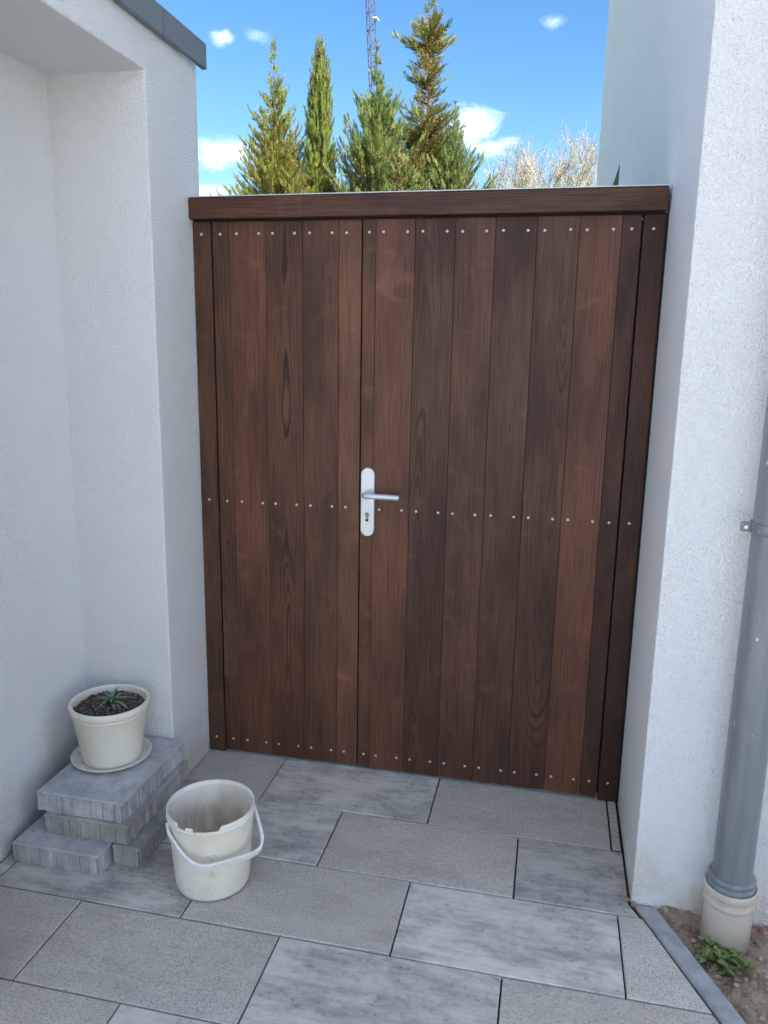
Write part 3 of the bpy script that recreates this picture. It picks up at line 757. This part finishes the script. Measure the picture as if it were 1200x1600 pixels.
# ------------------------------------------------------------------ bucket
BX, BY, BH = -.614, -.711, .252
bucket = tag(empty('bucket', (BX, BY, .001)), 'dirty white plastic bucket with broken rim and handle hanging down on the paving', 'bucket')
def plastic():
    m, g, b = mat('dirty_white_plastic')
    co = g.node('ShaderNodeTexCoord').outputs['Object']; x, yy, z = g.sep(co)
    rad = g.vmath('LENGTH', g.comb(x, yy, 0.0))
    n = g.noise(g.vmath('MULTIPLY', co, (10, 10, 4)), 1, 5, .62); c = g.mix(g.mapr(n, .35, .72), (.84, .80, .70), (.75, .68, .54))
    lowr = g.mapr(z, .09, .0); c = g.mix(g.math('MULTIPLY', lowr, g.mapr(n, .3, .7, .1, .5)), c, (.60, .55, .44))
    inner = g.math('LESS_THAN', rad, g.math('ADD', .1056, g.math('MULTIPLY', z, .0755)))
    st_ = g.noise(g.vmath('MULTIPLY', co, (16, 16, 7)), 1, 6, .68); ci = g.mix(g.mapr(st_, .36, .64), (.68, .59, .44), (.42, .31, .19))
    dirt = g.math('MULTIPLY', g.mapr(z, .26, .06), g.mapr(st_, .28, .60, .35, 1.0)); ci = g.mix(dirt, c, ci)
    ci = g.mix(g.math('MULTIPLY', g.mapr(g.noise(g.vmath('MULTIPLY', co, (34, 34, 16)), 1, 5, .7), .54, .70), .35), ci, (.36, .25, .15))
    c = g.mix(inner, c, ci)
    # rust-brown scabs on the front of the wall
    reg = None
    for (ang, zz, s1) in ((-1.15, .152, .024), (-1.32, .135, .018), (-1.08, .100, .028), (-1.25, .036, .030)):
        pc = (.118 * math.cos(ang), .118 * math.sin(ang), zz); d = g.mapr(g.vmath('DISTANCE', co, pc), s1, .003)
        reg = d if reg is None else g.math('MAXIMUM', reg, d)
    sc_ = g.math('MULTIPLY', reg, g.mapr(g.noise(co, 120, 4, .75), .56, .68)); sc_ = g.mapr(sc_, .16, .30)
    c = g.mix(g.math('MULTIPLY', sc_, .7), c, (.30, .17, .08)); c = g.mix(g.math('MULTIPLY', g.math('MULTIPLY', reg, g.mapr(n, .4, .6)), .22), c, (.52, .38, .20))
    g.put(b.inputs['Base Color'], c); b.inputs['Roughness'].default_value = .42
    b.inputs['Subsurface Weight'].default_value = .12; b.inputs['Subsurface Radius'].default_value = (.01, .01, .008); b.inputs['Subsurface Scale'].default_value = .3
    return m
PLAST = plastic()
prof = [(.0, .002), (.100, .002), (.1055, .004), (.1075, .009), (.1090, .020), (.1180, .150), (.1238, .2255), (.1242, .2265), (.1268, .2275), (.1280, .2310), (.1272, .2335), (.1255, .2340), (.1262, .2400), (.1270, BH), (.1240, BH), (.1225, .236), (.1150, .150), (.1060, .024), (.0, .018)]
rng = random.Random(3)
def notch(k, a, r, z):
    if 13 <= k <= 14:
        d = (math.degrees(a) + 360) % 360
        # missing rim piece facing the camera, with a leftover tooth
        if 246 < d < 308:
            edge = min(1, (d - 246) / 2.5, (308 - d) / 4)
            lo = BH - .0155 * edge + .0035 * noise.noise(Vector((d * .21, 1.3, 0)))
            if 261 < d < 272: lo = BH - .0045
            if 272 <= d < 280: lo -= .004 * math.sin((d - 272) / 8 * math.pi)
            z = lo
        else: z = z + .0008 * noise.noise(Vector((d * .08, 0, 0)))
    return r, z
v, f = lathe(prof, 288, notch)
link('body', mesh('body', v, f), PLAST, bucket, smooth=True)
DRYMUD = simple('dried_mud', (.23, .15, .095), .95, var=.5, scale=50, bump=.004, bscale=120)
v, f = lathe([(.0, .027), (.03, .029), (.06, .026), (.09, .030), (.1085, .034)], 40, lambda k, a, r, z: (r, z + .005 * noise.noise(Vector((r * 40 * math.cos(a), r * 40 * math.sin(a), 3)))))
link('mud', mesh('mud', v, f), DRYMUD, bucket, smooth=True)
ph, th, zp, tl = .667, .42, .214, .160
ax = Vector((math.cos(ph), math.sin(ph), 0)); nn = Vector((math.sin(ph), -math.cos(ph), 0)); dn = nn * math.cos(th) - Vector((0, 0, 1)) * math.sin(th)
def HP(s, t): return Vector((0, 0, zp)) + ax * s + dn * t
ctrl = [(-.1275, -.004), (-.1285, .03), (-.112, .085), (-.098, .120), (-.080, .145), (-.055, .158), (-.03, .161), (.04, .161), (.080, .158), (.108, .146), (.122, .120), (.127, .08), (.1285, .03), (.1275, -.004)]
# smooth the control line
def cr(P, n=6):
    out = []
    for i in range(len(P) - 1):
        p0 = Vector(P[max(0, i - 1)]); p1 = Vector(P[i]); p2 = Vector(P[i + 1]); p3 = Vector(P[min(len(P) - 1, i + 2)])
        for k in range(n):
            t = k / n; out.append(.5 * ((2 * p1) + (p2 - p0) * t + (2 * p0 - 5 * p1 + 4 * p2 - p3) * t * t + (3 * p1 - p0 - 3 * p2 + p3) * t ** 3))
    out.append(Vector(P[-1])); return out
line = [HP(q.x, q.y) for q in cr(ctrl)]
crossn = ax.cross(dn).normalized()
v, f = [], []; N = len(line)
for i, p in enumerate(line):
    tg = (line[min(i + 1, N - 1)] - line[max(i - 1, 0)]).normalized(); side = tg.cross(crossn).normalized()
    t = i / (N - 1); hw = .0095 if .22 < t < .80 else .0070; ht = .0026
    pr = [(-hw, -ht), (hw, -ht), (hw, ht * 1.6), (hw - .0018, ht * 1.6), (hw - .0018, ht * .2), (-hw + .0018, ht * .2), (-hw + .0018, ht * 1.6), (-hw, ht * 1.6)]
    for (a_, b_) in pr: v.append(p + crossn * a_ + side * b_)
for i in range(N - 1):
    for k in range(8): f.append((i * 8 + k, i * 8 + (k + 1) % 8, (i + 1) * 8 + (k + 1) % 8, (i + 1) * 8 + k))
f += [tuple(range(8)), tuple((N - 1) * 8 + k for k in reversed(range(8)))]
HPL = glaze('handle_plastic', (.86, .84, .78), (.80, .76, .67), .4)
hd = link('handle', mesh('handle', v, f), HPL, bucket)
for s in (-1, 1):
    v, f = [], []; tube(v, f, [ax * s * .118 + Vector((0, 0, zp - .002)), ax * s * .1305 + Vector((0, 0, zp - .002))], .0075, 14)
    link('pivot', mesh('pivot', v, f), HPL, bucket)

# ------------------------------------------------------------------ weed by the ground pipe
LEAFB = leaf_mat('weed_leaf', (.11, .140, .040), (.22, .28, .085)); LEAFD = leaf_mat('withered_leaf', (.34, .24, .12), (.20, .15, .08))
weed = tag(empty('weed', (.818, -.700, soil_z(.818, -.700))), 'low leafy green weed growing from the soil beside the beige pipe', 'weed')
wl = [leaf_mesh('leaf', .044, .0085, .8, .45, LEAFB, 6, shape=1.35), leaf_mesh('leaf', .036, .0075, .5, .5, LEAFB, 6, shape=1.35), leaf_mesh('leaf', .050, .0080, 1.1, .4, LEAFB, 6, shape=1.35)]
wd = leaf_mesh('leaf', .038, .0075, 1.2, .6, LEAFD, 6, shape=1.2)
rng = random.Random(5)
heads = [(0, 0, 0), (-.022, .045, .0), (.030, .030, 0), (.012, -.030, 0), (-.004, .070, .004), (.050, .0, 0), (-.03, .012, 0)]
for hi_, (hx, hy, hz) in enumerate(heads):
    for i in range(19 if hi_ < 4 else 14):
        dead = rng.random() < (.40 if hi_ in (3, 6) else .06)
        el = rng.uniform(.35, 1.4) if not dead else rng.uniform(-.1, .3)
        o = link('leaf', wd if dead else wl[rng.randrange(3)], None, weed, (hx + rng.uniform(-.008, .008), hy + rng.uniform(-.008, .008), hz + .004 + rng.uniform(0, .012) * (0 if dead else 1)))
        o.rotation_euler = (rng.uniform(-.4, .4), -el, i * 2.4 + rng.uniform(-.3, .3)); s = rng.uniform(.6, 1.05); o.scale = (s, s, s)

# dry grass stalk at the corner of the house
STRAW = simple('dry_straw', (.38, .26, .13), .8, var=.3)
v, f = [], []
for pts in ([(.575, -.500, .004), (.595, -.515, .007), (.612, -.535, .004)], [(.600, -.512, .004), (.617, -.545, .006), (.628, -.580, .004)], [(.585, -.522, .003), (.604, -.522, .006), (.620, -.53, .004)]):
    tube(v, f, [Vector(p) for p in pts], [.0022, .0018, .0008], 5)
tag(link('dry_stalk', mesh('dry_stalk', v, f), STRAW), 'dry straw coloured stalk lying on the slabs at the house corner', 'stalk')

# ------------------------------------------------------------------ trees beyond the gate
def foliage_mat(name, ca, cb, cc):
    m, g, b = mat(name)
    pos = g.node('ShaderNodeNewGeometry').outputs['Position']; rnd = g.node('ShaderNodeNewGeometry').outputs['Random Per Island']
    n = g.noise(pos, 2.6, 4, .6)
    c = g.mix(g.mapr(n, .35, .68), ca, cb); c = g.mix(g.mapr(rnd, .55, 1.0, 0, .8), c, cc)
    g.put(b.inputs['Base Color'], c); b.inputs['Roughness'].default_value = .6; b.inputs['Specular IOR Level'].default_value = .25
    tr = g.node('ShaderNodeBsdfTranslucent'); g.put(tr.inputs[0], c)
    mx = g.node('ShaderNodeMixShader'); mx.inputs[0].default_value = .38
    out = [n_ for n_ in m.node_tree.nodes if n_.type == 'OUTPUT_MATERIAL'][0]
    g.l.new(b.outputs[0], mx.inputs[1]); g.l.new(tr.outputs[0], mx.inputs[2]); g.l.new(mx.outputs[0], out.inputs[0])
    return m
FOLA = foliage_mat('olive_conifer', (0.150, 0.196, 0.037), (0.255, 0.280, 0.056), (0.313, 0.287, 0.062))
FOLB = foliage_mat('cypress_green', (0.116, 0.176, 0.030), (0.192, 0.248, 0.044), (0.232, 0.261, 0.050))
FOLC = foliage_mat('bluish_conifer', (0.110, 0.176, 0.056), (0.192, 0.254, 0.069), (0.266, 0.300, 0.081))
FOLD = foliage_mat('dull_conifer', (0.128, 0.163, 0.043), (0.208, 0.234, 0.062), (0.244, 0.221, 0.056))
CONE = foliage_mat('brown_cones', (0.359, 0.160, 0.037), (0.497, 0.253, 0.062), (0.607, 0.399, 0.125))
TRUNK = simple('conifer_bark', (.10, .065, .045), .9, var=.3, scale=20)
def env(prof, z):
    if z <= prof[0][0]: return prof[0][1]
    for (a, ra), (b, rb) in zip(prof, prof[1:]):
        if z <= b: return ra + (rb - ra) * (z - a) / (b - a)
    return 0.0
def blade(v, f, p, d, up, L_, w):
    s = d.cross(up)
    if s.length < 1e-4: s = Vector((1, 0, 0))
    s = s.normalized() * w; i = len(v); q = p + d * (L_ * .45); e = p + d * L_
    v.extend((p, q + s, e, q - s)); f.append((i, i + 1, i + 2, i + 3))
def spray_templates(seed, wd, ang):
    """flat scale-leaf sprays: thin pointed blades along both sides of an axis, unit length"""
    r = np.random.RandomState(seed); out = []
    for t in range(6):
        tri = []
        def bl(p, d, L_, w):
            d = d / np.linalg.norm(d); n = np.array([-d[1], d[0], 0.0]); n = n / max(1e-6, np.linalg.norm(n)) * w
            tri.append((p - n, p + n, p + d * L_))
        bl(np.zeros(3), np.array([1, 0, 0.0]), 1.12, wd * .8)
        for k in range(11):
            x = .06 + .86 * k / 11
            for sg in (-1, 1):
                a_ = ang * r.uniform(.75, 1.25) * (1 - .25 * x); d = np.array([math.cos(a_), sg * math.sin(a_), r.normal(0, .22)])
                bl(np.array([x + r.uniform(-.02, .02), 0, 0]), d, .46 * (1.05 - .72 * x) * r.uniform(.7, 1.2), wd * r.uniform(.8, 1.2))
        out.append(np.array(tri).reshape(-1, 3))
    return out
def tri_mesh(name, V):
    me = bpy.data.meshes.new(name); n = len(V); me.vertices.add(n); me.vertices.foreach_set('co', V.astype(np.float32).ravel())
    me.loops.add(n); me.loops.foreach_set('vertex_index', np.arange(n, dtype=np.int32)); me.polygons.add(n // 3)
    me.polygons.foreach_set('loop_start', np.arange(0, n, 3, dtype=np.int32)); me.update(calc_edges=True); me.validate(); return me
def place(T, P, X, S, L_, pick):
    P = np.array(P); X = np.array(X); S = np.array(S); L_ = np.array(L_); pick = np.array(pick)
    Z = np.cross(X, S); Z /= np.linalg.norm(Z, axis=1, keepdims=True) + 1e-9; Y = np.cross(Z, X); out = []
    for k, t in enumerate(T):
        m = pick == k
        if not m.any(): continue
        B = np.stack([X[m], Y[m], Z[m]], 1) * L_[m][:, None, None]
        out.append((np.einsum('vi,nij->nvj', t, B) + P[m][:, None, :]).reshape(-1, 3))
    return np.concatenate(out)
def conifer(name, loc, prof, zmin, nb, up, label, fol, seed, spray=.17, cones=.3, upb=.55, czone=(0, 1), tight=False, wd=.030, ang=.75):
    rng = random.Random(seed); cv, cf, tv, tf = [], [], [], []
    T = spray_templates(seed, wd, ang); SP, SX, SS, SL, SK = [], [], [], [], []
    top = prof[-1][0]
    tube(tv, tf, [Vector((0, 0, zz)) + Vector((.02 * math.sin(zz * 2 + seed), .02 * math.cos(zz * 1.7), 0)) for zz in [top * k / 12 for k in range(13)]], [max(.005, .11 * (1 - k / 12.3)) for k in range(13)], 8)
    rmax = max(r for _, r in prof); made = 0; tries = 0
    while made < nb and tries < nb * 60:
        tries += 1
        zt = zmin + (top - zmin) * rng.random(); rr = env(prof, zt)
        if rng.random() > (rr / rmax) * .85 + .15: continue
        made += 1
        az = rng.uniform(0, 2 * math.pi)
        lob = 1 + .30 * noise.noise(Vector((math.cos(az) * 1.3, math.sin(az) * 1.3, zt * 1.6 + seed)))
        r = rr * (rng.uniform(.5, 1.0) if (tight or rng.random() < .78) else rng.uniform(1.0, 1.32)) * (1 + (lob - 1) * (.4 if tight else 1)); r = max(r, .02)
        tip = Vector((r * math.cos(az), r * math.sin(az), zt)); u = up * rng.uniform(.7, 1.35)
        st_ = Vector((0, 0, max(.2, zt - r * u))) if not tight else Vector((.45 * tip.x, .45 * tip.y, zt - .5 * rng.uniform(.6, 1.2)))
        mid = (st_ + tip) / 2 + Vector((0, 0, -.10 * r if not tight else 0)) + Vector((rng.uniform(-.04, .04), rng.uniform(-.04, .04), 0))
        Lb = (tip - st_).length; ns = max(4, int(Lb / .034))
        if Lb > .25: tube(tv, tf, [st_, mid, tip], [.009, .006, .003], 3, False)
        for k in range(ns):
            t = min(1, .14 + .86 * (k + rng.random()) / ns)
            P = st_ * (1 - t) ** 2 + mid * (2 * t * (1 - t)) + tip * t * t
            D = ((mid - st_) * (1 - t) + (tip - mid) * t).normalized()
            side = Vector((rng.gauss(0, 1), rng.gauss(0, 1), rng.gauss(0, .6))); side = (side - D * side.dot(D)).normalized()
            w_ = .25 if t > .9 else rng.uniform(.25, .75)
            d = (D * rng.uniform(.6, 1.1) + side * w_ + Vector((0, 0, upb * rng.uniform(.4, 1.2)))).normalized()
            sl = spray * rng.uniform(.6, 1.2) * (1.1 - .45 * t) * min(1, .42 + rr * 1.5)
            hz = (P.z - zmin) / (top - zmin)
            if rng.random() < cones * (1.35 - t) and czone[0] < hz < czone[1]:
                for q in range(9):
                    pp = P + Vector((rng.gauss(0, .05), rng.gauss(0, .05), rng.gauss(0, .05))); dd = Vector((rng.gauss(0, 1), rng.gauss(0, 1), rng.gauss(0, 1))).normalized()
                    blade(cv, cf, pp, dd, Vector((0, .3, 1)), rng.uniform(.02, .04), .009)
            SP.append(P[:]); SX.append(d[:]); SS.append((side + Vector((rng.gauss(0, .4), rng.gauss(0, .4), rng.gauss(0, .4))))[:]); SL.append(sl); SK.append(rng.randrange(6))
    root = tag(empty(name, loc), label, 'tree', 'conifers in a row beyond the gate')
    link('trunk', mesh('trunk', tv, tf), TRUNK, root)
    me = tri_mesh('crown', place(T, SP, SX, SS, SL, SK)); link('crown', me, fol, root)
    if cv: link('cones', mesh('cones', cv, cf), CONE, root)
    return len(me.polygons)
TY = 12.0
tot = 0
tot += conifer('conifer_tree', (-5.02, TY, -.1), [(1.2, 1.15), (4.0, .95), (4.5, .90), (4.9, .74), (5.4, .56), (5.9, .38), (6.3, .20), (6.6, .08), (7.02, .01)], 3.5, 470, .85,
               'olive green cone shaped conifer leftmost in the row above the gate', FOLA, 2, cones=.20, czone=(.2, .62), upb=.65)
tot += conifer('cypress_tree', (-4.19, TY + .1, -.1), [(.6, .40), (3.0, .42), (4.6, .37), (5.6, .31), (6.3, .24), (6.75, .17), (7.0, .10), (7.16, .03)], 3.5, 640, 2.6,
               'slim columnar cypress second from left with upright dense foliage', FOLB, 9, spray=.20, cones=.02, upb=1.9, tight=True, wd=.024, ang=.5)
tot += conifer('conifer_tree', (-3.08, TY - .1, -.1), [(1.0, 1.05), (4.0, .98), (4.5, .92), (5.0, .74), (5.4, .55), (5.8, .42), (6.1, .24), (6.4, .10), (6.84, .01)], 3.5, 430, 1.15,
               'feathery bluish green conifer in front of the crane jib', FOLC, 16, cones=.18, upb=.85, czone=(.1, .50), spray=.20)
tot += conifer('conifer_tree', (-2.24, TY + .3, -.1), [(1.0, .95), (4.2, .74), (4.8, .72), (5.2, .66), (5.55, .68), (5.75, .56), (5.95, .26), (6.25, .22), (6.45, .44), (6.62, .24), (6.85, .32), (7.05, .54), (7.2, .32), (7.4, .16), (7.70, .02)], 3.5, 560, .42,
               'tallest conifer in the row with uneven tufted outline and brown cones', FOLD, 27, cones=.32, upb=.40, czone=(.1, .93))
tot += conifer('conifer_tree', (-1.66, TY - .3, -.1), [(1.0, .80), (3.8, .74), (4.3, .62), (4.7, .46), (5.1, .28), (5.4, .14), (5.76, .01)], 3.5, 370, 1.2,
               'shorter bright green conifer rightmost in the row above the gate', FOLC, 33, cones=.10, upb=.9, czone=(0, .5))
tot += conifer('conifer_tree', (-4.47, TY - .55, -.1), [(1.0, .7), (3.6, .66), (4.1, .52), (4.5, .30), (4.85, .02)], 3.5, 200, .9,
               'low young conifer between the leftmost conifer and the cypress', FOLA, 41, cones=.25, upb=.7)
tot += conifer('conifer_tree', (-2.50, TY - .6, -.1), [(1.0, .7), (3.6, .68), (4.1, .54), (4.6, .32), (5.0, .02)], 3.5, 200, .95,
               'low young conifer in front of the foot of the tallest conifer', FOLC, 47, cones=.25, upb=.7)
print('conifer faces', tot)

# bare spring tree
BARE = simple('pale_twig_bark', (.30, .25, .18), .85, var=.25, scale=4)
BUD = foliage_mat('yellow_buds', (.34, .31, .13), (.40, .36, .17), (.44, .40, .24))
def bare_tree(name, loc, label, seed, height):
    rng = random.Random(seed); v, f, bv, bf, tv, tf = [], [], [], [], [], []
    def grow(p, d, L_, r, lev):
        n = 4; pts = [p]; dd = d
        for i in range(n):
            dd = (dd + Vector((rng.gauss(0, .10), rng.gauss(0, .10), rng.gauss(0, .06) + .05))).normalized(); pts.append(pts[-1] + dd * (L_ / n))
        V, F = (tv, tf) if lev == 0 else (v, f)
        tube(V, F, pts, [max(.0030, r * (1 - .45 * i / n)) for i in range(n + 1)], 6 if lev < 2 else 3, False)
        if lev >= 3:
            for i in range(3 if lev == 3 else 5):
                t = rng.random(); k = int(t * n); q = pts[k].lerp(pts[k + 1], t * n - k)
                blade(bv, bf, q, Vector((rng.gauss(0, 1), rng.gauss(0, 1), rng.gauss(.4, 1))).normalized(), Vector((.2, .1, 1)), rng.uniform(.03, .06), .014)
        if lev >= 5: return
        q_ = pts[-1]
        if lev >= 2 and ((q_.x / 3.3) ** 2 + (q_.y / 3.3) ** 2 + ((q_.z - 4.6) / 3.25) ** 2) > 1: return
        kids = (9, 7, 5, 4, 4)[lev]
        for i in range(kids):
            t = .35 + .65 * (i + rng.random()) / kids; t = min(t, .999); k = int(t * n); q = pts[k].lerp(pts[k + 1], t * n - k)
            s = Vector((rng.gauss(0, 1), rng.gauss(0, 1), rng.gauss(.15, .5))); s = (s - dd * s.dot(dd)).normalized()
            nd = (dd * rng.uniform(.75, 1.0) + s * rng.uniform(.45, .8) + Vector((0, 0, .12))).normalized()
            grow(q, nd, L_ * rng.uniform(.55, .78), r * .48, lev + 1)
    grow(Vector((0, 0, -.1)), Vector((0, 0, 1)), height * .36, .16, 0)
    root = tag(empty(name, loc), label, 'tree'); link('trunk', mesh('trunk', tv, tf), BARE, root); link('crown', mesh('crown', v, f), BARE, root); link('buds', mesh('buds', bv, bf), BUD, root)
    print('bare', len(f), len(bf), max(p.z for p in v))
bare_tree('bare_tree', (.6, 22, -.1), 'bare spring tree with pale yellow budding twigs beside the white house', 6, 10.0)

# ------------------------------------------------------------------ crane
CR = simple('crane_red_steel', (.20, .045, .030), .5, .2, .2, 3); CRD = simple('crane_dark_steel', (.10, .055, .05), .5, .4, .2, 3)
crane = tag(empty('construction_crane', (-16.0, 70, -.1)), 'distant dark red lattice crane jib rising behind the conifers', 'crane')
v, f = [], []; wv, wf = [], []
A, Bp = Vector((-16.3, 70, 11)) - crane.location, Vector((-17.75, 70, 37)) - crane.location
def lattice(v, f, a, b, w0, w1, n, r):
    d = (b - a).normalized(); x = d.cross(Vector((0, 1, 0))).normalized(); yv = d.cross(x)
    cs = [[], [], []]
    for i in range(n + 1):
        c = a.lerp(b, i / n); w = w0 + (w1 - w0) * i / n
        for k, (sx, sy) in enumerate(((-.5, -.3), (.5, -.3), (0, .5))): cs[k].append(c + x * (w * sx) + yv * (w * sy))
    for c in cs: tube(v, f, [c[0], c[-1]], r, 5)
    for i in range(n):
        for k in range(3):
            l = (k + 1) % 3; p, q = (cs[k][i], cs[l][i + 1]) if i % 2 else (cs[l][i], cs[k][i + 1]); tube(v, f, [p, q], r * .55, 4, False)
        if i % 2 == 0:
            for k in range(3): tube(v, f, [cs[k][i], cs[(k + 1) % 3][i]], r * .55, 4, False)
lattice(v, f, A, Bp, .62, .80, 36, .040); link('jib', mesh('jib', v, f), CRD, crane)
v, f = [], []; lattice(v, f, Vector((0, 0, 0)), Vector((0, 0, 11)), 1.2, 1.2, 10, .06); link('mast', mesh('mast', v, f), CR, crane)
box('cabin', (-.7, -.6, 10.9), (.7, .6, 12.4), CR, crane, .05)
for zz, w, m in ((29.0, .38, simple('white_plate', (.8, .8, .8), .5)), (25.6, .5, CR)):
    t = (zz - 10.9) / 26; c = A.lerp(Bp, t); box('walkway', (c.x + .32, c.y - .4, c.z), (c.x + .32 + w, c.y + .4, c.z + .07), m, crane)
